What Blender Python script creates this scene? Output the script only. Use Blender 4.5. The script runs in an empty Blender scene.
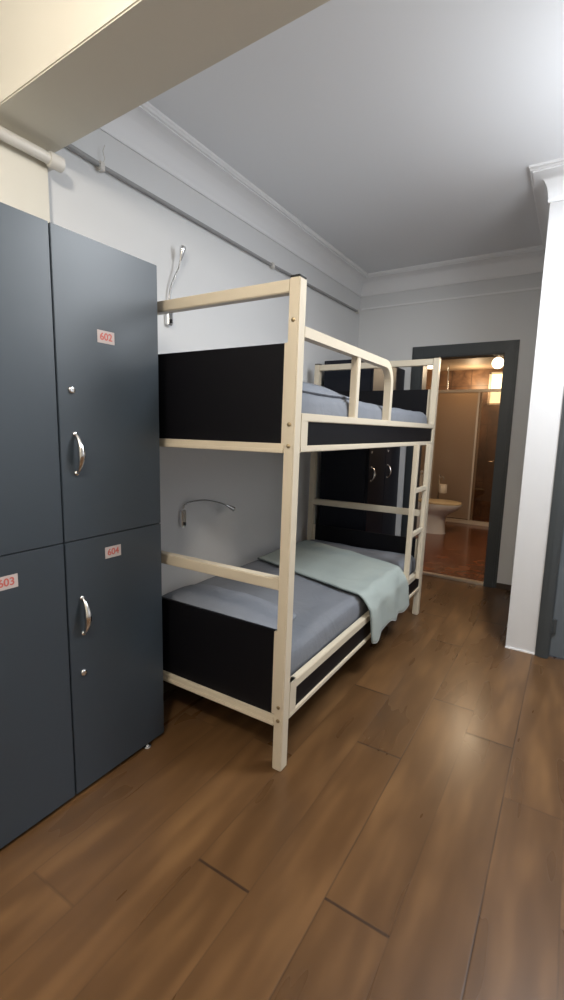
import bpy, bmesh, math, random
from mathutils import Vector, Matrix, noise
random.seed(4)
PI = math.pi
scn = bpy.context.scene
COL = scn.collection

# ------------------------------------------------------------------ camera
YAW, PITCH, ROLL, FPX = 0.55627, -0.150244, 0.0238357, 466.397
fw = Vector((-math.sin(YAW)*math.cos(PITCH), math.cos(YAW)*math.cos(PITCH), math.sin(PITCH)))
rt = Vector((math.cos(YAW), math.sin(YAW), 0)); up = rt.cross(fw)
r2 = rt*math.cos(ROLL) + up*math.sin(ROLL); u2 = -rt*math.sin(ROLL) + up*math.cos(ROLL)
cam = bpy.data.objects.new('camera', bpy.data.cameras.new('camera'))
M = Matrix((r2, u2, -fw)).transposed().to_4x4(); M.translation = Vector((0, 0, 1.35))
cam.matrix_world = M
cam.data.sensor_fit = 'VERTICAL'; cam.data.sensor_height = 36.0
cam.data.lens = FPX/1000*36.0
cam.data.clip_start = 0.02
COL.objects.link(cam); scn.camera = cam

# ------------------------------------------------------------------ world, view, lights
scn.view_settings.view_transform = 'Standard'; scn.view_settings.look = 'None'
scn.view_settings.exposure = 0.50; scn.view_settings.gamma = 1.0
scn.view_settings.use_curve_mapping = False
w = bpy.data.worlds.new('world'); scn.world = w; w.use_nodes = True
w.node_tree.nodes['Background'].inputs[0].default_value = (.55, .65, .8, 1)
w.node_tree.nodes['Background'].inputs[1].default_value = .4

def area(name, loc, target, size, power, color, size_y=None, spread=None):
    l = bpy.data.lights.new(name, 'AREA'); l.energy = power; l.color = color
    l.size = size
    if size_y: l.shape = 'RECTANGLE'; l.size_y = size_y
    if spread: l.spread = spread
    o = bpy.data.objects.new(name, l); o.location = loc
    o.rotation_euler = (Vector(target)-Vector(loc)).to_track_quat('-Z', 'Y').to_euler()
    COL.objects.link(o); return o
def point(name, loc, power, color, r=.06):
    l = bpy.data.lights.new(name, 'POINT'); l.energy = power; l.color = color; l.shadow_soft_size = r
    o = bpy.data.objects.new(name, l); o.location = loc; COL.objects.link(o); return o
# daylight through the window in the right wall
area('window_daylight', (2.5, 2.55, 1.75), (-1.4, 1.6, 1.6), 1.0, 4, (.80, .88, 1.0), 1.2)
# ceiling lamp of the bunk room, right of the picture
point('ceiling_lamp_light', (.34, 2.28, 2.18), 20, (.91, .955, 1.0), .22)
area('ceiling_lamp_panel_light', (.30, 2.25, 2.725), (.30, 2.25, 0), .55, 28, (.91, .955, 1.0))
# warm lamp of the hall the photo is taken from
point('hall_lamp_light', (-.40, -.15, 2.40), 48, (1.0, .92, .80), .12)
# bathroom lamps
point('bathroom_lamp_light', (-.738, 5.2, 2.05), 36, (1.0, .76, .50), .05)
point('shower_lamp_light', (-1.40, 7.65, 2.1), 8, (1.0, .72, .42), .06)

# ------------------------------------------------------------------ materials
def mat(name, color, rough=.5, metal=0, bump=0, bscale=40, var=0, vscale=3, coat=0, spec=None, emit=None, estr=1):
    m = bpy.data.materials.new(name); m.use_nodes = True
    nt = m.node_tree; b = nt.nodes['Principled BSDF']
    b.inputs['Base Color'].default_value = (*color, 1)
    b.inputs['Roughness'].default_value = rough; b.inputs['Metallic'].default_value = metal
    if coat: b.inputs['Coat Weight'].default_value = coat; b.inputs['Coat Roughness'].default_value = .12
    if spec is not None: b.inputs['Specular IOR Level'].default_value = spec
    tc = nt.nodes.new('ShaderNodeTexCoord')
    if var:
        n = nt.nodes.new('ShaderNodeTexNoise'); n.inputs['Scale'].default_value = vscale; n.inputs['Detail'].default_value = 4
        nt.links.new(tc.outputs['Object'], n.inputs['Vector'])
        mx = nt.nodes.new('ShaderNodeMix'); mx.data_type = 'RGBA'
        mx.inputs['A'].default_value = (*[max(0, c*(1-var)) for c in color], 1)
        mx.inputs['B'].default_value = (*[min(1, c*(1+var)) for c in color], 1)
        nt.links.new(n.outputs['Fac'], mx.inputs['Factor']); nt.links.new(mx.outputs['Result'], b.inputs['Base Color'])
    if bump:
        n2 = nt.nodes.new('ShaderNodeTexNoise'); n2.inputs['Scale'].default_value = bscale; n2.inputs['Detail'].default_value = 3
        nt.links.new(tc.outputs['Object'], n2.inputs['Vector'])
        bp = nt.nodes.new('ShaderNodeBump'); bp.inputs['Strength'].default_value = bump; bp.inputs['Distance'].default_value = .005
        nt.links.new(n2.outputs['Fac'], bp.inputs['Height']); nt.links.new(bp.outputs['Normal'], b.inputs['Normal'])
    if emit:
        b.inputs['Emission Color'].default_value = (*emit, 1); b.inputs['Emission Strength'].default_value = estr
    return m
M_wall = mat('wall_paint', (.73, .735, .74), .85, bump=.12, bscale=18, var=.02, vscale=1.2)
M_white = mat('white_wall_paint', (.66, .655, .66), .7, bump=.08, bscale=18)
M_cream = mat('cream_wall_paint', (.74, .71, .63), .8, bump=.1, bscale=15, var=.02)
M_beam = mat('beam_paint', (.72, .69, .61), .8, bump=.1, bscale=15, var=.02)
M_ceil = mat('ceiling_paint', (.86, .87, .89), .8, bump=.06, bscale=12)
M_crown = mat('crown_moulding_paint', (.88, .88, .89), .55)
M_locker = mat('slate_blue_locker_enamel', (.034, .047, .062), .36, spec=.7, bump=.05, bscale=9, var=.05, vscale=2)
M_gapshade = mat('locker_gap_shade', (.012, .014, .018), .7)
M_dark = mat('dark_locker_enamel', (.010, .012, .020), .5, spec=.25)
M_frame = mat('cream_bed_enamel', (.66, .585, .46), .38, bump=.03, bscale=20)
M_board = mat('black_board', (.005, .005, .007), .5, spec=.18)
M_chrome = mat('chrome', (.78, .78, .78), .16, 1)
M_darkchrome = mat('dark_chrome', (.35, .34, .33), .22, 1)
M_bolt = mat('brass_bolt', (.42, .33, .2), .4, .8)
M_black = mat('black_plastic', (.012, .012, .013), .4)
M_plate = mat('number_sticker', (.50, .44, .43), .6)
M_red = mat('red_digit_paint', (.52, .12, .10), .6)
M_pipe = mat('pipe_paint', (.70, .68, .64), .4)
M_conduit = mat('grey_conduit', (.33, .33, .33), .5)
M_doorframe = mat('slate_door_frame_paint', (.048, .056, .062), .42, bump=.05, bscale=14)
M_doorleaf = mat('slate_door_paint', (.11, .13, .15), .45, bump=.05, bscale=10)
M_porc = mat('white_porcelain', (.74, .76, .78), .15)
M_seat = mat('cream_toilet_seat_plastic', (.80, .66, .42), .25)
M_alu = mat('white_aluminium', (.72, .66, .58), .35, .3)
M_paper = mat('toilet_paper', (.85, .80, .72), .9)
M_base = mat('brown_skirting', (.06, .04, .028), .5)
M_sill = mat('threshold_metal', (.62, .56, .48), .3, .7)
M_winlit = mat('lit_frosted_window', (.8, .7, .5), .4, emit=(1.0, .78, .45), estr=1.6)
M_lampglass = mat('lamp_glass', (.9, .85, .75), .3, emit=(1.0, .80, .50), estr=7)
M_coolglass = mat('cool_lamp_glass', (.9, .9, .9), .3, emit=(.9, .95, 1.0), estr=4)

def fabric(name, color, var=.10, wr=.35, scale=5):
    m = mat(name, color, .92, var=var, vscale=scale, spec=.2)
    nt = m.node_tree; b = nt.nodes['Principled BSDF']; tc = nt.nodes['Texture Coordinate']
    n = nt.nodes.new('ShaderNodeTexNoise'); n.inputs['Scale'].default_value = 7; n.inputs['Detail'].default_value = 5; n.inputs['Distortion'].default_value = 1.2
    n3 = nt.nodes.new('ShaderNodeTexNoise'); n3.inputs['Scale'].default_value = 260
    ad = nt.nodes.new('ShaderNodeMath'); ad.operation = 'MULTIPLY_ADD'; ad.inputs[1].default_value = .12
    nt.links.new(tc.outputs['Object'], n.inputs['Vector']); nt.links.new(tc.outputs['Object'], n3.inputs['Vector'])
    nt.links.new(n3.outputs['Fac'], ad.inputs[0]); nt.links.new(n.outputs['Fac'], ad.inputs[2])
    bp = nt.nodes.new('ShaderNodeBump'); bp.inputs['Strength'].default_value = wr; bp.inputs['Distance'].default_value = .03
    nt.links.new(ad.outputs[0], bp.inputs['Height']); nt.links.new(bp.outputs['Normal'], b.inputs['Normal'])
    return m
M_sheet = fabric('blue_grey_sheet', (.20, .213, .240))
M_pillow = fabric('blue_grey_pillowcase', (.215, .23, .262))
M_blanket = fabric('pale_mint_blanket', (.37, .42, .40), .06, .25)
M_hem = fabric('blanket_hem', (.50, .52, .52), .04, .1)

def floor_mat():
    m = bpy.data.materials.new('oak_plank_floor'); m.use_nodes = True
    nt = m.node_tree; N = nt.nodes; Lk = nt.links; b = N['Principled BSDF']
    def mth(op, a, c=None, d=None):
        n = N.new('ShaderNodeMath'); n.operation = op
        for i, v in enumerate((a, c, d)):
            if v is None: continue
            if isinstance(v, (int, float)): n.inputs[i].default_value = v
            else: Lk.new(v, n.inputs[i])
        return n.outputs[0]
    tc = N.new('ShaderNodeTexCoord'); sp = N.new('ShaderNodeSeparateXYZ'); Lk.new(tc.outputs['Object'], sp.inputs[0])
    W, LN = .195, 1.235
    u = mth('DIVIDE', mth('ADD', sp.outputs['X'], .1 + W*16), W)      # object origin = world origin
    c = mth('FLOOR', u); fu = mth('SUBTRACT', u, c)
    cm = mth('MODULO', c, 16)
    ramp = N.new('ShaderNodeValToRGB'); ramp.color_ramp.interpolation = 'CONSTANT'
    offs = [random.random() for _ in range(16)]
    offs[15] = .88/LN; offs[14] = 1.077/LN; offs[13] = .543/LN; offs[12] = .969/LN; offs[11] = .25; offs[0] = .45; offs[1] = .1
    el = ramp.color_ramp.elements
    el[0].position = 0; el[0].color = (offs[0],)*3 + (1,)
    el[1].position = 15/16; el[1].color = (offs[15],)*3 + (1,)
    for i in range(1, 15):
        e = el.new(i/16); e.color = (offs[i],)*3 + (1,)
    Lk.new(mth('DIVIDE', mth('ADD', cm, .5), 16), ramp.inputs[0])
    v = mth('SUBTRACT', mth('ADD', mth('DIVIDE', sp.outputs['Y'], LN), 4), ramp.outputs[0])
    r = mth('FLOOR', v); fv = mth('SUBTRACT', v, r)
    # plank gaps
    du = mth('MINIMUM', fu, mth('SUBTRACT', 1, fu)); dv = mth('MINIMUM', fv, mth('SUBTRACT', 1, fv))
    wn0 = N.new('ShaderNodeTexNoise'); wn0.inputs['Scale'].default_value = 2.5; Lk.new(tc.outputs['Object'], wn0.inputs['Vector'])
    def crack(d, w0, w1, strength):
        mr = N.new('ShaderNodeMapRange'); mr.inputs['From Min'].default_value = w0; mr.inputs['From Max'].default_value = w1
        Lk.new(d, mr.inputs['Value'])
        return mth('SUBTRACT', 1, mth('MULTIPLY', mth('SUBTRACT', 1, mr.outputs[0]), strength))
    li = mth('MODULO', mth('FLOOR', mth('ADD', u, .5)), 16)        # index of the nearest long joint
    open_ = mth('MAXIMUM', mth('COMPARE', li, 0, .5), mth('MULTIPLY', mth('COMPARE', li, 14, .5), .8))
    gm = N.new('ShaderNodeMapRange'); gm.inputs['From Min'].default_value = .40; gm.inputs['From Max'].default_value = .60; gm.inputs['To Min'].default_value = 1; gm.inputs['To Max'].default_value = .6
    Lk.new(wn0.outputs['Fac'], gm.inputs['Value'])
    long_ = crack(mth('MULTIPLY', du, W), .0012, .0036, mth('MULTIPLY', mth('MAXIMUM', mth('MULTIPLY', open_, .95), .30), gm.outputs[0]))
    ends = crack(mth('MULTIPLY', dv, LN), .0025, .0065, mth('MAXIMUM', mth('MULTIPLY', mth('GREATER_THAN', cm, 11.5), .95), .25))
    gapv = mth('MINIMUM', long_, ends)
    wn = N.new('ShaderNodeTexWhiteNoise'); wn.noise_dimensions = '2D'
    cb = N.new('ShaderNodeCombineXYZ'); Lk.new(c, cb.inputs[0]); Lk.new(r, cb.inputs[1]); Lk.new(cb.outputs[0], wn.inputs['Vector'])
    # grain
    cg = N.new('ShaderNodeCombineXYZ')
    Lk.new(mth('MULTIPLY', sp.outputs['X'], 5.5), cg.inputs[0]); Lk.new(mth('MULTIPLY', sp.outputs['Y'], 1.1), cg.inputs[1])
    Lk.new(mth('MULTIPLY', wn.outputs['Value'], 30), cg.inputs[2])
    g = N.new('ShaderNodeTexNoise'); g.inputs['Scale'].default_value = 1.6; g.inputs['Detail'].default_value = 2; g.inputs['Roughness'].default_value = .5; g.inputs['Distortion'].default_value = .0
    Lk.new(cg.outputs[0], g.inputs['Vector'])
    g2 = N.new('ShaderNodeTexNoise'); g2.inputs['Scale'].default_value = 3.3; g2.inputs['Detail'].default_value = 1
    Lk.new(cg.outputs[0], g2.inputs['Vector'])
    fac = mth('ADD', mth('MULTIPLY', g.outputs['Fac'], .7), mth('MULTIPLY', g2.outputs['Fac'], .3))
    cr = N.new('ShaderNodeValToRGB'); e = cr.color_ramp.elements
    e[0].position = .18; e[0].color = (.068, .034, .014, 1)
    e[1].position = .72; e[1].color = (.19, .100, .041, 1)
    mid = e.new(.5); mid.color = (.118, .060, .025, 1)
    Lk.new(fac, cr.inputs[0])
    hs = N.new('ShaderNodeHueSaturation'); Lk.new(cr.outputs[0], hs.inputs['Color'])
    Lk.new(mth('ADD', mth('MULTIPLY', wn.outputs['Value'], .18), .91), hs.inputs['Value'])
    mx = N.new('ShaderNodeMix'); mx.data_type = 'RGBA'; mx.inputs['A'].default_value = (.045, .025, .015, 1)
    Lk.new(gapv, mx.inputs['Factor']); Lk.new(hs.outputs[0], mx.inputs['B'])
    Lk.new(mx.outputs['Result'], b.inputs['Base Color'])
    b.inputs['Specular IOR Level'].default_value = .38
    Lk.new(mth('ADD', mth('MULTIPLY', g.outputs['Fac'], .14), .22), b.inputs['Roughness'])
    bp = N.new('ShaderNodeBump'); bp.inputs['Strength'].default_value = .15; bp.inputs['Distance'].default_value = .002
    Lk.new(gapv, bp.inputs['Height'])
    Lk.new(bp.outputs['Normal'], b.inputs['Normal'])
    return m
M_floor = floor_mat()

def tile_mat(name, c1, c2, grout, scale_w, scale_h, rough, swap='XY', vs=3):
    m = bpy.data.materials.new(name); m.use_nodes = True
    nt = m.node_tree; b = nt.nodes['Principled BSDF']
    tc = nt.nodes.new('ShaderNodeTexCoord'); sp = nt.nodes.new('ShaderNodeSeparateXYZ'); cb = nt.nodes.new('ShaderNodeCombineXYZ')
    nt.links.new(tc.outputs['Object'], sp.inputs[0])
    nt.links.new(sp.outputs[swap[0]], cb.inputs[0]); nt.links.new(sp.outputs[swap[1]], cb.inputs[1])
    n = nt.nodes.new('ShaderNodeTexNoise'); n.inputs['Scale'].default_value = vs; n.inputs['Detail'].default_value = 7; n.inputs['Distortion'].default_value = .8
    nt.links.new(tc.outputs['Object'], n.inputs['Vector'])
    cr = nt.nodes.new('ShaderNodeValToRGB'); e = cr.color_ramp.elements
    e[0].position = .35; e[0].color = (*c1, 1); e[1].position = .7; e[1].color = (*c2, 1); nt.links.new(n.outputs['Fac'], cr.inputs[0])
    br = nt.nodes.new('ShaderNodeTexBrick'); br.offset = 0; br.inputs['Scale'].default_value = 1
    br.inputs['Brick Width'].default_value = scale_w; br.inputs['Row Height'].default_value = scale_h; br.inputs['Mortar Size'].default_value = .004
    br.inputs['Mortar'].default_value = (*grout, 1)
    nt.links.new(cb.outputs[0], br.inputs['Vector']); nt.links.new(cr.outputs[0], br.inputs['Color1']); nt.links.new(cr.outputs[0], br.inputs['Color2'])
    nt.links.new(br.outputs['Color'], b.inputs['Base Color']); b.inputs['Roughness'].default_value = rough
    return m
M_btile = tile_mat('brown_stone_wall_tile', (.085, .042, .024), (.27, .155, .09), (.05, .03, .02), .30, .30, .42, 'XZ', 4)
M_btileY = tile_mat('brown_stone_side_tile', (.085, .042, .024), (.27, .155, .09), (.05, .03, .02), .30, .30, .42, 'YZ', 4)
M_bfloor = tile_mat('terracotta_floor_tile', (.13, .045, .02), (.26, .10, .045), (.07, .03, .02), .33, .33, .16, 'XY', 7)
def frosted():
    m = bpy.data.materials.new('frosted_shower_glass'); m.use_nodes = True
    nt = m.node_tree; b = nt.nodes['Principled BSDF']; b.inputs['Base Color'].default_value = (.60, .50, .40, 1); b.inputs['Roughness'].default_value = .3
    tr = nt.nodes.new('ShaderNodeBsdfTranslucent'); tr.inputs[0].default_value = (.62, .50, .38, 1)
    mx = nt.nodes.new('ShaderNodeMixShader'); mx.inputs[0].default_value = .5
    nt.links.new(b.outputs[0], mx.inputs[1]); nt.links.new(tr.outputs[0], mx.inputs[2]); nt.links.new(mx.outputs[0], nt.nodes['Material Output'].inputs[0])
    return m
M_frost = frosted()
def clearglass():
    m = bpy.data.materials.new('clear_glass'); m.use_nodes = True
    nt = m.node_tree
    g = nt.nodes.new('ShaderNodeBsdfGlossy'); g.inputs['Roughness'].default_value = .03
    t = nt.nodes.new('ShaderNodeBsdfTransparent'); t.inputs[0].default_value = (.8, .74, .68, 1)
    mx = nt.nodes.new('ShaderNodeMixShader'); mx.inputs[0].default_value = .07
    nt.links.new(t.outputs[0], mx.inputs[1]); nt.links.new(g.outputs[0], mx.inputs[2]); nt.links.new(mx.outputs[0], nt.nodes['Material Output'].inputs[0])
    return m
M_glass = clearglass()
def globeglass():
    m = bpy.data.materials.new('glowing_globe_glass'); m.use_nodes = True; nt = m.node_tree
    e = nt.nodes.new('ShaderNodeEmission'); e.inputs[0].default_value = (1, .8, .5, 1); e.inputs[1].default_value = 6
    t = nt.nodes.new('ShaderNodeBsdfTransparent'); mx = nt.nodes.new('ShaderNodeMixShader'); mx.inputs[0].default_value = .35
    nt.links.new(t.outputs[0], mx.inputs[1]); nt.links.new(e.outputs[0], mx.inputs[2]); nt.links.new(mx.outputs[0], nt.nodes['Material Output'].inputs[0])
    return m
M_globe = globeglass()

# ------------------------------------------------------------------ mesh helpers
def add_box(bm, lo, hi, bev=0, fn=None):
    t = bmesh.new(); bmesh.ops.create_cube(t, size=1)
    for v in t.verts:
        v.co = Vector([lo[i]+(v.co[i]+.5)*(hi[i]-lo[i]) for i in range(3)])
    if bev: bmesh.ops.bevel(t, geom=t.edges[:], offset=bev, segments=2, affect='EDGES', clamp_overlap=True)
    merge(bm, t, fn)
def merge(bm, t, fn=None):
    vm = {}
    for v in t.verts: vm[v] = bm.verts.new(fn(v.co) if fn else v.co)
    for f in t.faces:
        try: bm.faces.new([vm[v] for v in f.verts])
        except ValueError: pass
    t.free()
def add_tube(bm, pts, r, n=12, square=False, fn=None, cap=True):
    t = bmesh.new(); pts = [Vector(p) for p in pts]; rings = []
    rr = r if isinstance(r, (list, tuple)) else [r]*len(pts)
    prev = None
    for i, p in enumerate(pts):
        d = ((pts[i+1]-p).normalized() if i < len(pts)-1 else Vector((0, 0, 0))) + ((p-pts[i-1]).normalized() if i else Vector((0, 0, 0)))
        d.normalize()
        if prev is None:
            a = Vector((0, 0, 1)) if abs(d.z) < .9 else Vector((1, 0, 0))
            s = d.cross(a).normalized()
        else: s = (prev - d*prev.dot(d)).normalized()
        prev = s; q = d.cross(s)
        if square:
            ring = [t.verts.new(p + s*rr[i]*x + q*rr[i]*y) for x, y in ((1, 1), (-1, 1), (-1, -1), (1, -1))]
        else:
            ring = [t.verts.new(p + s*rr[i]*math.cos(2*PI*k/n) + q*rr[i]*math.sin(2*PI*k/n)) for k in range(n)]
        rings.append(ring)
    m = len(rings[0])
    for a, b_ in zip(rings, rings[1:]):
        for k in range(m): t.faces.new((a[k], a[(k+1) % m], b_[(k+1) % m], b_[k]))
    if cap: t.faces.new(rings[0][::-1]); t.faces.new(rings[-1])
    merge(bm, t, fn)
def add_lathe(bm, prof, n=20, c=(0, 0, 0), axis='Z', sx=1, sy=1):
    t = bmesh.new(); rings = []
    for r, h in prof:
        ring = []
        for k in range(n):
            a = 2*PI*k/n; x, y = r*math.cos(a)*sx, r*math.sin(a)*sy
            co = {'Z': (x, y, h), 'X': (h, x, y), 'Y': (x, h, y)}[axis]
            ring.append(t.verts.new(Vector(co)+Vector(c)))
        rings.append(ring)
    for a, b_ in zip(rings, rings[1:]):
        for k in range(n): t.faces.new((a[k], a[(k+1) % n], b_[(k+1) % n], b_[k]))
    t.faces.new(rings[0][::-1]); t.faces.new(rings[-1])
    bmesh.ops.recalc_face_normals(t, faces=t.faces[:])
    merge(bm, t)
def obj(name, bm, m, parent=None, smooth=False, loc=None):
    bmesh.ops.recalc_face_normals(bm, faces=bm.faces[:])
    me = bpy.data.meshes.new(name); bm.to_mesh(me); bm.free(); me.materials.append(m)
    o = bpy.data.objects.new(name, me); COL.objects.link(o)
    if smooth:
        for p in me.polygons: p.use_smooth = True
        try: me.set_sharp_from_angle(angle=math.radians(50))
        except Exception: pass
    if parent: o.parent = parent
    if loc: o.location = loc
    return o
def B(name, lo, hi, m, parent=None, bev=.0, fn=None):
    bm = bmesh.new(); add_box(bm, lo, hi, bev, fn); return obj(name, bm, m, parent, smooth=bev > 0)
def struct(o): o['kind'] = 'structure'; return o
def tag(o, label, cat, group=None):
    o['label'] = label; o['category'] = cat
    if group: o['group'] = group
    return o
def thing(name, label, cat, loc, rz=0, group=None):
    o = bpy.data.objects.new(name, None); COL.objects.link(o); o.location = loc; o.rotation_euler.z = rz
    o.empty_display_size = .1
    return tag(o, label, cat, group)
def dup(root, loc, label, parent=None):
    def cp(o, par):
        c = o.copy(); COL.objects.link(c)
        if par: c.parent = par
        for ch in list(o.children): cp(ch, c)
        return c
    r = cp(root, None); r.location = loc; r['label'] = label; return r

# ------------------------------------------------------------------ room shell
XW, YF, ZC = -1.905, 4.41, 2.80
XR, YB = 2.60, -1.90
PX, PY = -.255, 3.165                       # corner of the wall block on the right
struct(B('floor', (XW-.1, YB-.1, -.1), (XR+.1, YF, 0), M_floor))
struct(B('ceiling', (XW-.1, YB-.1, ZC), (XR+.1, YF+.12, ZC+.1), M_ceil))
struct(B('wall_left', (XW-.1, YB-.1, 0), (XW, YF+.12, ZC), M_wall))
struct(B('wall_near', (XW-.1, YB-.1, 0), (XR+.1, YB, ZC), M_cream))
# far wall with bathroom doorway
DX0, DX1, DZ = -1.36, -.474, 2.125
bm = bmesh.new()
add_box(bm, (XW, YF, 0), (DX0+.06, YF+.12, ZC)); add_box(bm, (DX1-.06, YF, 0), (PX+.02, YF+.12, ZC))
add_box(bm, (DX0+.06, YF, DZ-.06), (DX1-.06, YF+.12, ZC))
struct(obj('wall_far', bm, M_wall))
# right block: west face and south face with door opening
E0, E1, EZ = -.03, .80, 2.06
bm = bmesh.new()
add_box(bm, (PX, PY, 0), (E0, PY+.14, ZC)); add_box(bm, (E1, PY, 0), (XR, PY+.14, ZC)); add_box(bm, (E0, PY, EZ), (E1, PY+.14, ZC))
add_box(bm, (PX, PY+.14, 0), (PX+.12, YF+.12, ZC))
struct(obj('wall_block', bm, M_white))
# right wall with window opening
bm = bmesh.new(); wy0, wy1, wz0, wz1 = 1.95, 3.05, 1.0, 2.3
add_box(bm, (XR, YB, 0), (XR+.1, wy0, ZC)); add_box(bm, (XR, wy1, 0), (XR+.1, PY+.14, ZC))
add_box(bm, (XR, wy0, 0), (XR+.1, wy1, wz0)); add_box(bm, (XR, wy0, wz1), (XR+.1, wy1, ZC))
struct(obj('wall_right', bm, M_white))
bm = bmesh.new()
for a, b_ in (((XR, wy0, wz0), (XR+.07, wy0+.05, wz1)), ((XR, wy1-.05, wz0), (XR+.07, wy1, wz1)), ((XR, wy0, wz0), (XR+.07, wy1, wz0+.05)),
              ((XR, wy0, wz1-.05), (XR+.07, wy1, wz1)), ((XR+.01, 2.47, wz0), (XR+.06, 2.53, wz1))): add_box(bm, a, b_, .004)
wn = struct(obj('window_1', bm, M_crown)); B('pane', (XR+.03, wy0+.05, wz0+.05), (XR+.036, wy1-.05, wz1-.05), M_glass, wn)
# beam across the room and the pilaster under it
BY0, BY1, BZ = .957, 1.217, 2.40
struct(B('trim_1', (XW, BY0, BZ), (XR, BY1, ZC), M_beam, bev=.004, fn=lambda p: Vector((p.x, p.y-.037*(p.x+1.74), p.z))))
struct(B('trim_2', (XW, -.40, 0), (-1.852, 1.192, BZ), M_cream, bev=.003))

# crown moulding swept round the bunk room
def crown(name, path, m):
    prof = [(.0, .168), (.008, .168), (.012, .162), (.012, .152), (.010, .146)]
    for k in range(9):
        a = k/8*PI/2
        prof.append((.013 + .080*(1-math.cos(a)), .140 - .108*math.sin(a)))
    prof += [(.093, .026), (.105, .024), (.108, .014), (.112, .012), (.112, 0.0), (0, 0.0)]
    bm = bmesh.new(); rings = []
    P = [Vector(p) for p in path]
    for i, p in enumerate(P):
        # inward normal = right-hand side of travel direction
        def nr(d): return Vector((d.y, -d.x))
        ns = []
        if i: ns.append(nr((P[i]-P[i-1]).normalized()))
        if i < len(P)-1: ns.append(nr((P[i+1]-P[i]).normalized()))
        if len(ns) == 2:
            s = ns[0]+ns[1]; off = s/(1+ns[0].dot(ns[1]))
        else: off = ns[0]
        rings.append([bm.verts.new((p.x+off.x*a, p.y+off.y*a, ZC-d)) for a, d in prof])
    for a, b_ in zip(rings, rings[1:]):
        for k in range(len(prof)-1): bm.faces.new((a[k], a[k+1], b_[k+1], b_[k]))
    bm.faces.new(rings[0]); bm.faces.new(rings[-1][::-1])
    return struct(obj(name, bm, m, smooth=True))
crown('trim_3', [(XW, BY1), (XW, YF), (PX, YF), (PX, PY), (XR, PY)], M_crown)
struct(B('trim_4', (XW+.02, YF-.012, 2.505), (PX, YF, 2.52), M_crown, bev=.002))
struct(B('baseboard_far', (DX1, YF-.012, 0), (PX, YF, .05), M_base, bev=.002))
struct(B('baseboard_left', (XW, BY1, 0), (XW+.012, YF, .05), M_base, bev=.002))
struct(B('baseboard_block', (PX-.002, PY-.008, 0), (E0-.055, PY, .012), M_crown, bev=.002))

# bathroom doorway lining (door_1): architrave and reveal, both profiled
def architrave(name, x0, x1, z1, yface, w, m, depth, wall_t, steps=((0, 0), (.012, .008), (.03, .014))):
    bm = bmesh.new()
    for inset, th in steps:
        for lo, hi in (((x0+inset, yface-.012-th, 0), (x0+w-inset*.4, yface-.002, z1-inset)),
                       ((x1-w+inset*.4, yface-.012-th, 0), (x1-inset, yface-.002, z1-inset)),
                       ((x0+w-inset*.4, yface-.012-th, z1-w+inset*.4), (x1-w+inset*.4, yface-.002, z1-inset))):
            add_box(bm, lo, hi, .002)
    # reveal
    add_box(bm, (x0+w-.03, yface-.006, 0), (x0+w, yface+wall_t, z1-w), .002)
    add_box(bm, (x1-w, yface-.006, 0), (x1-w+.03, yface+wall_t, z1-w), .002)
    add_box(bm, (x0+w-.03, yface-.006, z1-w), (x1-w+.03, yface+wall_t, z1-w+.03), .002)
    return struct(obj(name, bm, m, smooth=True))
d1 = architrave('door_1', DX0, DX1, DZ, YF, .108, M_doorframe, 0, .13)
B('threshold', (DX0+.10, YF-.01, 0), (DX1-.10, YF+.05, .022), M_sill, d1, bev=.004)
# closed door in the white wall
d2 = architrave('door_2', -.088, .86, 2.12, PY, .075, M_doorframe, 0, .05)
lf = B('door_leaf', (-.013, PY+.012, .012), (.785, PY+.05, 2.043), M_doorleaf, d2, bev=.003)
bm = bmesh.new()
for z0, z1 in ((.25, .95), (1.10, 1.90)):
    for a, b_ in (((.12, PY+.004, z0), (.14, PY+.012, z1)), ((.64, PY+.004, z0), (.66, PY+.012, z1)), ((.12, PY+.004, z0), (.66, PY+.012, z0+.02)), ((.12, PY+.004, z1-.02), (.66, PY+.012, z1))):
        add_box(bm, a, b_, .003)
obj('panel_moulding', bm, M_doorleaf, lf, smooth=True)
for z in (.16, 1.05, 1.80):
    bm = bmesh.new(); add_tube(bm, [(-.016, PY-.004, z), (-.016, PY-.004, z+.09)], .008, 10); add_box(bm, (-.03, PY+.0, z), (0.01, PY+.011, z+.09), .001)
    obj('hinge', bm, M_doorframe, d2, smooth=True)
bm = bmesh.new(); add_tube(bm, [(.73, PY+.012, 1.02), (.73, PY-.04, 1.02), (.72, PY-.045, 1.02), (.61, PY-.045, 1.02)], .009, 10)
add_lathe(bm, [(.024, 0), (.024, .006)], 16, (.73, PY+.005, 1.02), 'Y'); obj('door_handle', bm, M_chrome, d2, smooth=True)

# ------------------------------------------------------------------ bathroom shell
bx0, bx1, by0, by1, bz0, bz1 = -2.10, -.42, YF+.12, 8.0, .02, 2.35
struct(B('floor_bathroom', (bx0-.1, YF+.01, -.1), (bx1+.1, by1+.1, bz0), M_bfloor))
struct(B('ceiling_bathroom', (bx0-.1, by0, bz1), (bx1+.1, by1+.1, bz1+.1), mat('bathroom_ceiling_paint', (.40, .31, .23), .6)))
struct(B('wall_bathroom_left', (bx0-.1, by0, 0), (bx0, by1+.1, bz1), M_btileY))
struct(B('wall_bathroom_right', (bx1, by0, 0), (bx1+.1, by1+.1, bz1), M_btileY))
bm = bmesh.new(); hx0, hx1, hz0, hz1 = -1.24, -.96, 1.80, 2.30
add_box(bm, (bx0, by1, 0), (hx0, by1+.1, bz1)); add_box(bm, (hx1, by1, 0), (bx1, by1+.1, bz1))
add_box(bm, (hx0, by1, 0), (hx1, by1+.1, hz0)); add_box(bm, (hx0, by1, hz1), (hx1, by1+.1, bz1))
struct(obj('wall_bathroom_far', bm, M_btile))
bm = bmesh.new()
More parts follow.
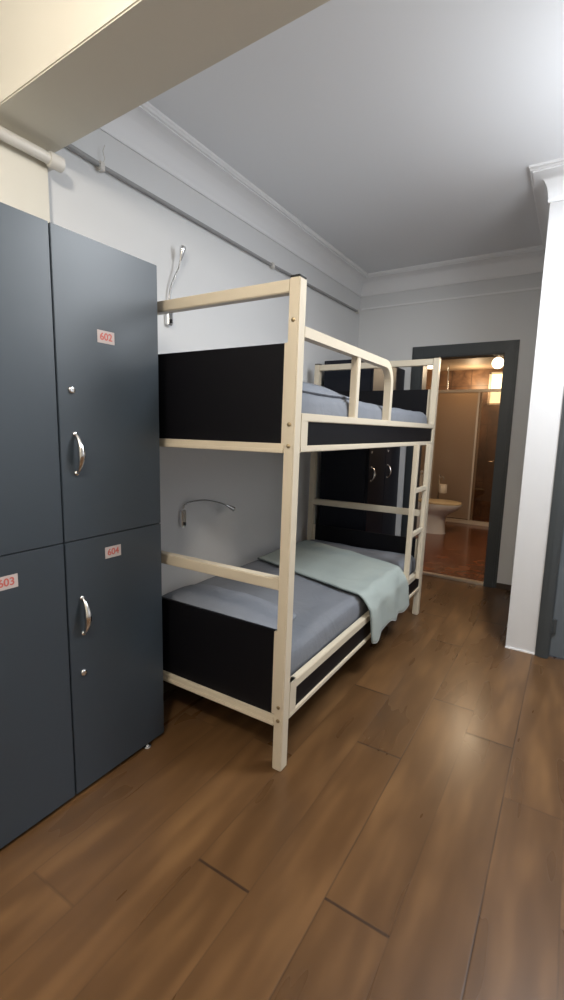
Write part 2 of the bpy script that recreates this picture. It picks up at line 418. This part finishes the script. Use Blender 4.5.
for a, b_ in (((hx0, by1-.01, hz0), (hx0+.03, by1+.06, hz1)), ((hx1-.03, by1-.01, hz0), (hx1, by1+.06, hz1)), ((hx0, by1-.01, hz0), (hx1, by1+.06, hz0+.03)),
              ((hx0, by1-.01, hz1-.03), (hx1, by1+.06, hz1)), ((hx0, by1-.005, 2.02), (hx1, by1+.055, 2.04))): add_box(bm, a, b_, .003)
w2 = struct(obj('window_2', bm, M_alu, smooth=True)); B('pane', (hx0+.03, by1+.03, hz0+.03), (hx1-.03, by1+.036, hz1-.03), M_winlit, w2)

# ------------------------------------------------------------------ lockers
def crescent(bm, y, zc, L=.13):
    pts, rr = [], []
    for k in range(17):
        t = k/16*2-1
        pts.append((.006 + .026*math.cos(t*PI/2)**.8, y, zc + t*L/2)); rr.append(.004 + .0085*(1-abs(t))**.7)
    add_tube(bm, pts, rr, 12)
    for s in (-1, 1): add_lathe(bm, [(.009, 0), (.009, .004), (.006, .007)], 14, (0, y, zc+s*L/2), 'X')
def lock(bm, y, z):
    add_lathe(bm, [(.012, 0), (.012, .004), (.010, .007), (.006, .0075)], 18, (0, y, z), 'X')
    add_box(bm, (.0070, y-.0012, z-.006), (.0082, y+.0012, z+.006))
def text_mesh(name, s, size, m, parent, loc, rot=(PI/2, 0, PI/2)):
    cu = bpy.data.curves.new(name, 'FONT'); cu.body = s; cu.size = size; cu.extrude = .0004; cu.offset = .0006
    cu.align_x = 'CENTER'; cu.align_y = 'CENTER'
    o = bpy.data.objects.new(name+'_curve', cu); COL.objects.link(o)
    bpy.context.view_layer.update()
    me = bpy.data.meshes.new_from_object(o.evaluated_get(bpy.context.evaluated_depsgraph_get()))
    bpy.data.objects.remove(o); me.name = name; me.materials.clear(); me.materials.append(m)
    t = bpy.data.objects.new(name, me); COL.objects.link(t); t.parent = parent; t.location = loc; t.rotation_euler = rot
    return t
def locker(y0, w, label, plates, hy, left=False):
    # local origin: front bottom corner nearest the camera; front faces +X
    t = thing('locker', label, 'locker', (-1.415, y0, 0), 0, 'lockers by the camera')
    D = .43; H = 1.955; zs = .957
    bm = bmesh.new()
    add_box(bm, (-D, .001, .012), (-.022, w-.001, H), .002)
    obj('body', bm, M_locker, t, smooth=True)
    B('gap_shade', (-.0225, .006, .02), (-.016, w-.006, H-.006), M_gapshade, t)  # dark sheet added behind the doors, painted as the shade in their gaps
    for (z0, z1, up_) in ((.016, zs-.0015, 0), (zs+.0015, H-.001, 1)):
        d = B('door', (-.018, .002, z0), (0, w-.0015, z1), M_locker, t, bev=.0015)
        bm = bmesh.new(); crescent(bm, hy, 1.253 if up_ else .684); obj('handle', bm, M_chrome, d, smooth=True)
        bm = bmesh.new(); lock(bm, hy-.006, 1.461 if up_ else .472); obj('lock', bm, M_chrome, d, smooth=True)
        for (up2, s, py, pz) in plates:
            if up2 == up_:
                pl = B('number_plate', (.0002, py, pz-.021), (.0014, py+.07, pz+.021), M_plate, d, bev=.0004)
                text_mesh('number', s, .034, M_red, pl, (.0018, py+.035, pz))
    for yy in (.06, w-.095):
        for xx in ((-.004 if y0 > .6 and yy > .1 else -.06), -.38):
            bm = bmesh.new(); add_lathe(bm, [(.016, 0), (.018, .003), (.016, .008), (.008, .010), (.008, .014)], 14, (xx, yy, 0)); obj('foot', bm, M_chrome, t, smooth=True)
    return t
locker(.906, .432, 'slate blue two-door locker beside the bunk bed, crescent handles and plates 602 and 604',
       [(1, '602', 1.061-.906, 1.650), (0, '604', 1.063-.906, .888)], .056)
locker(.472, .432, 'slate blue two-door locker at the left picture edge, lower door numbered 603',
       [(0, '603', .676-.472, .873)], .056)
# tall dark lockers beyond the bed
def tall_locker(y0, w, label):
    t = thing('tall_locker', label, 'locker', (-1.415, y0, 0), 0, 'dark lockers behind the bed')
    B('body', (-.44, .001, .012), (-.022, w-.001, 1.925), M_dark, t, bev=.002)
    d = B('door', (-.019, .002, .016), (0, w-.002, 1.923), M_dark, t, bev=.0015)
    bm = bmesh.new(); crescent(bm, .055, 1.0, .11); obj('handle', bm, M_chrome, d, smooth=True)
    bm = bmesh.new(); lock(bm, .05, 1.18); obj('lock', bm, M_chrome, d, smooth=True)
    for yy in (.05, w-.05):
        for xx in (-.05, -.38):
            bm = bmesh.new(); add_lathe(bm, [(.016, 0), (.018, .003), (.008, .010), (.008, .014)], 12, (xx, yy, 0)); obj('foot', bm, M_black, t, smooth=True)
tall_locker(3.605, .392, 'near-black tall locker standing right behind the far end of the bunk bed')
tall_locker(3.999, .392, 'near-black tall locker in the far corner next to the bathroom doorway')

# ------------------------------------------------------------------ bunk bed
LEAN = .015; BL = 1.985; BW = .965
def S(v): return Vector((v[0] + LEAN*v[2]*1.0, v[1], v[2]))
bed = thing('bunk_bed', 'cream metal bunk bed with black end boards and a ladder against the left wall', 'bunk bed', (-.866, 1.43, 0), .006)
def BB(name, lo, hi, m, par=bed, bev=.003): return B(name, lo, hi, m, par, bev, S)
T, TY = .042, .05
HT = 1.862
caps = []
for nm, x0, y0 in (('o', -T, 0), ('o', -T, BL-TY), ('i', -BW, 0), ('i', -BW, BL-TY)):
    p = BB('post', (x0, y0, .0), (x0+T, y0+TY, HT), M_frame, bev=.004)
    BB('cap', (x0+.001, y0+.001, HT-.001), (x0+T-.001, y0+TY-.001, HT+.006), M_black, p, bev=.002)
    if y0 == 0 and nm == 'o':
        for z in (1.722, 1.368, 1.292, .275, .218):
            t = bmesh.new(); add_lathe(t, [(.0075, 0), (.0075, -.003), (.004, -.005)], 14, (x0+T*.5+.000, y0, z), 'Y')
            for v in t.verts: v.co = S(v.co)
            obj('bolt', t, M_bolt, p, smooth=True)
# end frames
for y0, e in ((0.005, 0), (BL-.045, 1)):
    xi, xo = -BW+T, -T
    yy0, yy1 = y0, y0+.04
    bm = bmesh.new(); add_box(bm, (xi, yy0, 1.815), (xo, yy1, 1.858), .003, S); obj('top_rail', bm, M_frame, bed, smooth=True)
    bm = bmesh.new(); add_box(bm, (xi, yy0, .746), (xo, yy1, .791), .003, S); obj('middle_rail', bm, M_frame, bed, smooth=True)
    for z0, z1, zr, nm in ((1.298, 1.652, 1.265, 'upper_end_board'), (.226, .574, .188, 'lower_end_board')):
        bm = bmesh.new(); add_box(bm, (xi, yy0, zr), (xo, yy1, zr+.034), .003, S)
        add_box(bm, (xi, yy0-(.006 if not e else -.034), zr+.0), (xo, yy0+(.004 if not e else .046), zr+.014), .002, S)
        obj('cross_rail', bm, M_frame, bed, smooth=True)
        yb = yy0+.018
        bd = BB(nm, (xi, yb, z0-.006), (xo-.004, yb+.016, z1), M_board, bev=.002)
        for xx in (xo-.022, xi):
            BB('edge_strip', (xx, yb-.006, z0), (xx+.022, yb+.022, z1), M_frame, bd, bev=.002)
# side rails
def side(zlo0, zlo1, zhi0, zhi1, outer):
    x1 = 0.0 if outer else -BW+.03
    x0 = x1-.03
    nm = 'outer' if outer else 'wall'
    BB('side_rail', (x0, TY, zhi0), (x1, BL-TY, zhi1), M_frame)
    BB('lower_side_rail', (x0, TY, zlo0), (x1, BL-TY, zlo1), M_frame)
    b = BB('side_board', (x0+.010, TY+.05, zlo1-.002), (x1-.008, BL-TY-.01, zhi0+.002), M_board)
    BB('corner_plate', (x0+.004, TY, zlo0), (x1-.001, TY+.055, zhi1), M_frame, b)
for o_ in (True, False):
    side(1.268, 1.292, 1.380, 1.410, o_)
    side(.205, .226, .318, .358, o_)
# guard rail with its rounded corner and two uprights
def guard():
    bm = bmesh.new(); pts = [(-.018, TY, 1.690), (-.018, .80, 1.690)]
    yc, zc, r = .90, 1.590, .10
    for k in range(9):
        a = k/8*PI/2; pts.append((-.018, yc+math.sin(a)*r, zc+math.cos(a)*r))
    pts.append((-.018, 1.00, 1.405))
    add_tube(bm, pts, .018, square=True, fn=S)
    g = obj('guard_rail', bm, M_frame, bed)
    bm = bmesh.new(); add_box(bm, (-.034, .535, 1.405), (-.002, .572, 1.675), .003, S); obj('guard_upright', bm, M_frame, g, smooth=True)
guard()
# ladder on the outside near the far end
ldr = None
bm = bmesh.new(); add_box(bm, (.0, 1.485, .330), (.03, 1.52, 1.275), .003, S); ldr = obj('ladder', bm, M_frame, bed, smooth=True)
bm = bmesh.new(); add_box(bm, (.0, 1.775, .330), (.03, 1.81, 1.275), .003, S); obj('ladder_rail', bm, M_frame, ldr, smooth=True)
for z in (.675, .965):
    bm = bmesh.new(); add_box(bm, (.003, 1.52, z), (.027, 1.775, z+.028), .003, S); obj('rung', bm, M_frame, ldr, smooth=True)
# slats bases under the mattresses
for z in (1.285, .30):
    bm = bmesh.new(); add_box(bm, (-BW+.035, .05, z), (-.035, BL-.06, z+.012), .0, S)
    obj('mattress_base', bm, M_board, bed)

BEDM = Matrix.Translation(bed.location) @ Matrix.Rotation(.006, 4, 'Z')
def soft_box(lo, hi, nx, ny, nz, rad, fn=None):
    """rounded cushion-like box surface, built as a deformed cube grid"""
    bm = bmesh.new(); vd = {}
    def vert(i, j, k):
        key = (i, j, k)
        if key in vd: return vd[key]
        p = Vector((lo[0]+(hi[0]-lo[0])*i/nx, lo[1]+(hi[1]-lo[1])*j/ny, lo[2]+(hi[2]-lo[2])*k/nz))
        c = Vector([min(max(p[a], lo[a]+rad[a]), hi[a]-rad[a]) for a in range(3)])
        d = Vector([(p[a]-c[a])/rad[a] for a in range(3)])
        if d.length > 1e-6:
            q = d.normalized()*max(abs(d.x), abs(d.y), abs(d.z))
            p = c + Vector([q[a]*rad[a] for a in range(3)])
        if fn: p = fn(p)
        vd[key] = bm.verts.new(p); return vd[key]
    for i in range(nx):
        for j in range(ny):
            for k in (0, nz): bm.faces.new((vert(i, j, k), vert(i+1, j, k), vert(i+1, j+1, k), vert(i, j+1, k)))
    for i in range(nx):
        for k in range(nz):
            for j in (0, ny): bm.faces.new((vert(i, j, k), vert(i+1, j, k), vert(i+1, j, k+1), vert(i, j, k+1)))
    for j in range(ny):
        for k in range(nz):
            for i in (0, nx): bm.faces.new((vert(i, j, k), vert(i, j+1, k), vert(i, j+1, k+1), vert(i, j, k+1)))
    return bm
def mattress(z0, z1, label, bulge):
    def fn(p):
        t = (p.z-z0)/(z1-z0)
        q = Vector(p); q.z += t*.010*noise.noise(Vector((p.x*3, p.y*2.2, z0*7))) + t*.006*noise.noise(Vector((p.x*9, p.y*7, 1)))
        if t > .5: q.z -= .010*max(0, 1-min(p.y-.06, BL-.06-p.y)/.12)
        return S(q)
    bm = soft_box((-BW+.038, .046, z0), (-.036, BL-.05, z1), 26, 46, 6, (.03, .03, (z1-z0)*.42), fn)
    o = obj('mattress', bm, M_sheet, smooth=True); o.matrix_world = BEDM
    return tag(o, label, 'mattress', 'mattresses of the bunk bed')
mattress(1.299, 1.492, 'blue-grey sheeted mattress on the top bunk behind the guard rail', 0)
mattress(.314, .468, 'blue-grey sheeted mattress on the bottom bunk under the mint blanket', 0)
def pillow(x0, x1, y0, y1, zb, h, label):
    def fn(p):
        u = (p.x-(x0+x1)/2)/((x1-x0)/2); v = (p.y-(y0+y1)/2)/((y1-y0)/2)
        th = max(.12, (1-abs(u)**3.2)*(1-abs(v)**2.6))**.55
        q = Vector(p); q.z = zb + (p.z-zb)*th
        q.z += .006*noise.noise(Vector((p.x*8, p.y*8, zb)))*((p.z-zb)/h)
        q.x -= u*.02*(1-abs(v)) if False else 0
        return S(q)
    bm = soft_box((x0, y0, zb), (x1, y1, zb+h), 22, 18, 6, (.05, .05, h*.49), fn)
    o = obj('pillow', bm, M_pillow, smooth=True); o.matrix_world = BEDM
    return tag(o, label, 'pillow', 'pillows of the bunk bed')
pillow(-.80, -.06, .07, .66, 1.486, .085, 'blue-grey pillow on the top bunk next to the tall front post')
pillow(-.86, -.17, .05, .42, .462, .105, 'blue-grey pillow on the bottom bunk behind the black end board')

# folded-open blanket: lies across the bottom mattress and hangs over the side rail
def blanket():
    bm = bmesh.new(); nu, nv = 70, 46; g = []
    xa, xe = -.885, -.035           # from wall side to outer edge (bed local)
    top = .478
    flat = xe-xa; drop = .185
    for i in range(nu+1):
        s = i/nu*(flat+.10+drop); row = []
        for j in range(nv+1):
            v = j/nv
            if s <= flat:
                f = s/flat; x = xa+s; z = top
            elif s <= flat+.10:      # over the edge down to the rail and outwards
                f = 1; a = (s-flat)/.10; x = xe + .048*a; z = top-.004 - .070*a**1.5
            else:
                f = 1; a = (s-flat-.10)/drop; x = .016+.012*a; z = top-.074 - drop*a*(1.02+.05*math.sin(v*9+1.0)+.05*math.sin(v*23))
            yn = 1.10 - .27*min(1, f); yf_ = 1.76 - .27*f**1.4
            if s > flat: a2 = (s-flat)/(drop+.1); yn += .05*a2; yf_ += .03*a2 
            y = yn + (yf_-yn)*v
            wob = .007*noise.noise(Vector((x*4+y*3, y*6, 3))) + .004*noise.noise(Vector((x*10, y*12, 5)))
            z += wob*(1 if s < flat else .3) + .004*max(0, 1-abs(v-.02)*12)
            if s > flat+.06: x += .012*math.sin(v*13+.6)*min(1, (s-flat-.06)/.1)+.008*noise.noise(Vector((v*5, s*4, 2)))
            if s > flat: x = max(x, xe)
            row.append(bm.verts.new(S((x, y, z))))
        g.append(row)
    for i in range(nu):
        for j in range(nv): bm.faces.new((g[i][j], g[i+1][j], g[i+1][j+1], g[i][j+1]))
    bmesh.ops.recalc_face_normals(bm, faces=bm.faces[:])
    hem = [(v.co+Vector((.003, 0, 0))).copy() for v in g[-1]]
    edge = [(r[0].co+Vector((0, -.002, .002))).copy() for r in g]
    o = obj('blanket', bm, M_blanket, smooth=True); o.matrix_world = BEDM
    so = o.modifiers.new('thick', 'SOLIDIFY'); so.thickness = .006; so.offset = 1
    tag(o, 'pale mint blanket lying across the bottom bunk and hanging over its side rail', 'blanket')
    b2 = bmesh.new(); add_tube(b2, hem, .004, 8); obj('hem', b2, M_hem, o, smooth=True)
    b2 = bmesh.new(); add_tube(b2, edge, .0045, 8); obj('bound_edge', b2, fabric('blanket_edge', (.20, .24, .24), .03, .1), o, smooth=True)
blanket()

# ------------------------------------------------------------------ reading lamps on the left wall
def reading_lamp(loc, pts, label):
    t = thing('reading_lamp', label, 'wall lamp', loc, 0, 'gooseneck reading lamps on the left wall')
    bm = bmesh.new(); add_box(bm, (0, -.018, -.050), (.028, .018, .050), .005); bd = obj('wall_bracket', bm, M_chrome, t, smooth=True)
    B('switch', (.030, -.007, -.040), (.036, .007, -.020), M_black, bd, bev=.002)
    P = [Vector(p) for p in pts]
    # Catmull-Rom through control points
    Q = []
    E_ = [P[0]*2-P[1]] + P + [P[-1]*2-P[-2]]
    for i in range(1, len(E_)-2):
        for k in range(8):
            u = k/8; a, b_, c, d = E_[i-1:i+3]
            Q.append(.5*((2*b_)+(-a+c)*u+(2*a-5*b_+4*c-d)*u*u+(-a+3*b_-3*c+d)*u**3))
    Q.append(P[-1])
    bm = bmesh.new(); add_tube(bm, Q, .0042, 10); obj('gooseneck', bm, M_darkchrome, t, smooth=True)
    d = (Q[-1]-Q[-3]).normalized(); e = Q[-1]
    bm = bmesh.new(); add_tube(bm, [e-d*.005, e+d*.004, e+d*.02, e+d*.05, e+d*.062, e+d*.066], [.006, .008, .011, .0155, .0155, .012], 16); h = obj('lamp_head', bm, M_chrome, t, smooth=True)
    bm = bmesh.new(); add_tube(bm, [e+d*.064, e+d*.068], .010, 14); obj('lens', bm, M_lampoff, h, smooth=True)
M_lampoff = mat('lamp_lens_unlit', (.5, .48, .42), .2)
reading_lamp((XW, 1.865, 1.93), [(.015, .0, .055), (.02, .005, .13), (.03, .03, .20), (.040, .050, .25), (.048, .055, .29)],
             'chrome gooseneck reading lamp pointing up above the top bunk')
reading_lamp((XW, 1.955, .825), [(.015, .0, .055), (.02, .015, .08), (.03, .06, .094), (.05, .15, .094), (.07, .24, .074), (.085, .29, .056), (.09, .31, .046)],
             'chrome gooseneck reading lamp bent sideways above the bottom bunk')

# ------------------------------------------------------------------ pipes near the ceiling
pp = thing('white_pipe', 'thick white pipe along the wall above the lockers at upper left', 'pipe', (-1.815, .17, 2.352))
bm = bmesh.new(); add_tube(bm, [(0, -.55, 0), (0, 1.05, 0)], .020, 18); obj('tube', bm, M_pipe, pp, smooth=True)
bm = bmesh.new(); add_tube(bm, [(0, 1.00, 0), (0, 1.005, 0), (0, 1.055, 0), (0, 1.06, 0)], [.024, .027, .027, .020], 18); add_tube(bm, [(0, 1.03, 0), (-.085, 1.03, 0)], .018, 14); obj('elbow', bm, M_pipe, pp, smooth=True)
cd = thing('conduit', 'thin grey conduit running along the left wall below the ceiling moulding', 'conduit', (XW+.017, 1.22, 2.478))
bm = bmesh.new(); add_tube(bm, [(0, 0, .008), (0, .24, -.002)] , .0105, 12); add_tube(bm, [(0, .255, -.004), (0, 1.6, -.016), (0, 3.12, -.0)], .0095, 12); obj('tube', bm, M_conduit, cd, smooth=True)
for y, z in ((.245, -.004), (1.62, -.016), (3.10, 0)):
    bm = bmesh.new(); add_box(bm, (-.017, y-.014, z-.022), (.014, y+.014, z+.016), .004); obj('clip', bm, M_pipe, cd, smooth=True)
bm = bmesh.new(); add_tube(bm, [(0, .25, .0), (.006, .262, .03), (.004, .255, .06), (.010, .262, .085)], .0022, 8); obj('wire', bm, M_pipe, cd, smooth=True)

# ------------------------------------------------------------------ bathroom things
def toilet():
    t = thing('toilet', 'white porcelain toilet with a cream seat in the bathroom', 'toilet', (-1.58, 6.36, bz0))
    # local: bowl front towards +X
    bm = bmesh.new(); rings = []
    # (z, centre x, half length, half width)
    for z, cx, a, b_ in ((0, .0, .215, .125), (.02, .0, .205, .118), (.12, .0, .20, .115), (.235, .005, .20, .118), (.275, .03, .225, .14), (.33, .08, .265, .17), (.385, .11, .285, .188), (.405, .11, .285, .188)):
        rings.append([bm.verts.new((cx+a*math.copysign(abs(math.cos(q))**.85, math.cos(q)), b_*math.copysign(abs(math.sin(q))**.85, math.sin(q)), z)) for q in [2*PI*k/32 for k in range(32)]])
    for r1, r2_ in zip(rings, rings[1:]):
        for k in range(32): bm.faces.new((r1[k], r1[(k+1) % 32], r2_[(k+1) % 32], r2_[k]))
    bm.faces.new(rings[0]); bm.faces.new(rings[-1][::-1])
    obj('bowl', bm, M_porc, t, smooth=True)
    bm = bmesh.new(); n = 36; R = []
    for (a, b_, z) in ((.275, .19, .407), (.285, .195, .415), (.280, .192, .432), (.20, .12, .437), (.02, .01, .438)):
        R.append([bm.verts.new((.108+a*math.cos(2*PI*k/n), b_*math.sin(2*PI*k/n), z)) for k in range(n)])
    for r1, r2_ in zip(R, R[1:]):
        for k in range(n): bm.faces.new((r1[k], r1[(k+1) % n], r2_[(k+1) % n], r2_[k]))
    bm.faces.new(R[0]); bm.faces.new(R[-1][::-1]); obj('seat_lid', bm, M_seat, t, smooth=True)
    tk = B('cistern', (-.36, -.19, .40), (-.17, .19, .78), M_porc, t, bev=.02)
    B('cistern_lid', (-.37, -.20, .78), (-.16, .20, .81), M_porc, tk, bev=.01)
    B('cistern_base', (-.34, -.12, .0), (-.12, .12, .41), M_porc, tk, bev=.02)
    bm = bmesh.new(); add_lathe(bm, [(.02, 0), (.02, .008), (.016, .012)], 16, (-.265, 0, .81)); obj('flush_button', bm, M_chrome, tk, smooth=True)
toilet()
# toilet roll stand
ts = thing('toilet_roll_stand', 'chrome stand holding a toilet roll just behind the toilet', 'toilet roll stand', (-1.58, 6.72, bz0))
bm = bmesh.new(); add_lathe(bm, [(.08, 0), (.08, .008), (.012, .014), (.008, .02), (.008, .73), (.012, .735), (.010, .75)], 22); add_tube(bm, [(0, 0, .70), (.03, 0, .73), (.06, 0, .72), (.06, 0, .68)], .005, 8); obj('stand', bm, M_chrome, ts, smooth=True)
bm = bmesh.new()
add_lathe(bm, [(.016, .50), (.050, .50), (.053, .505), (.053, .615), (.050, .62), (.016, .62)], 28, (.06, 0, 0)); rl = obj('toilet_roll', bm, M_paper, smooth=True)
rl.location = (-1.58, 6.72, bz0); tag(rl, 'white toilet roll held on the chrome stand behind the toilet', 'toilet roll')
# shower enclosure
sh = thing('shower_enclosure', 'sliding shower screen with frosted tan panels behind the toilet', 'shower enclosure', (0, 7.3, bz0))
mx_ = -1.215
bm = bmesh.new(); add_box(bm, (bx0+.002, -.05, 0), (bx1-.002, .05, .02), .004); obj('tray_kerb', bm, M_alu, sh, smooth=True)
bm = bmesh.new(); add_box(bm, (bx0+.002, -.03, .02), (bx1-.002, .03, .052), .003); obj('bottom_track', bm, M_alu, sh, smooth=True)
bm = bmesh.new(); add_box(bm, (bx0+.002, -.03, 1.925), (bx1-.002, .03, 1.965), .003); obj('top_track', bm, M_alu, sh, smooth=True)
def screen(x0, x1, y, m):
    p = B('glass_panel', (x0+.015, y-.003, .065), (x1-.015, y+.003, 1.925), m, sh)
    for xa in (x0, x1-.026): B('stile', (xa, y-.011, .053), (xa+.026, y+.011, 1.924), M_alu, p, bev=.002)
screen(bx0+.004, -1.83, -.016, M_frost); screen(-1.85, mx_+.013, .014, M_frost)
screen(mx_-.013-.03, -.80, -.016, M_glass); screen(-.82, bx1-.004, .014, M_glass)
bm = bmesh.new(); add_tube(bm, [(-1.70, 0, 1.96), (-1.70, 0, bz1-bz0)], .012, 10); obj('ceiling_support_rod', bm, M_chrome, sh, smooth=True)
# shower mixer on the far tiled wall
sm = thing('shower_mixer', 'small chrome shower mixer on the dark tiled wall', 'shower mixer', (-1.06, by1, .92))
bm = bmesh.new(); add_tube(bm, [(-.07, -.05, 0), (.07, -.05, 0)], .016, 12); add_tube(bm, [(-.06, -.05, 0), (-.06, 0, 0)], .012, 10); add_tube(bm, [(.06, -.05, 0), (.06, 0, 0)], .012, 10); obj('body', bm, M_chrome, sm, smooth=True)
bm = bmesh.new(); add_tube(bm, [(0, -.06, 0), (0, -.12, .03)], [.014, .008], 10); obj('lever', bm, M_chrome, sm, smooth=True)
# ceiling lamps
def ceiling_lamp(loc, r, m, label, cat='ceiling lamp'):
    t = thing('ceiling_lamp', label, cat, loc)
    bm = bmesh.new(); add_lathe(bm, [(r*1.06, 0), (r*1.08, -.012), (r*.98, -.018)], 28); obj('rim', bm, M_alu, t, smooth=True)
    bm = bmesh.new(); add_lathe(bm, [(r*.97, -.012), (r*.9, -.03), (r*.6, -.046), (r*.05, -.052)], 28); obj('diffuser', bm, m, t, smooth=True)
pl = thing('pendant_lamp', 'small warm globe pendant hanging just inside the bathroom doorway', 'pendant lamp', (-.738, 5.2, bz1))
bm = bmesh.new(); add_lathe(bm, [(.04, 0), (.045, -.01), (.03, -.025), (.004, -.03), (.004, -.22), (.02, -.225), (.022, -.25)], 20); obj('stem', bm, M_alu, pl, smooth=True)
bm = bmesh.new(); add_lathe(bm, [(.022, -.245), (.04, -.255), (.055, -.28), (.058, -.30), (.05, -.325), (.03, -.345), (.004, -.352)], 24); obj('globe', bm, M_globe, pl, smooth=True)
ceiling_lamp((-1.95, 7.27, bz1), .09, M_lampglass, 'small warm ceiling spot above the shower')
ceiling_lamp((.32, 2.25, ZC), .18, M_coolglass, 'cool white ceiling lamp of the bunk room')
ceiling_lamp((-.40, -.15, ZC), .16, M_lampglass, 'warm ceiling lamp of the hall')
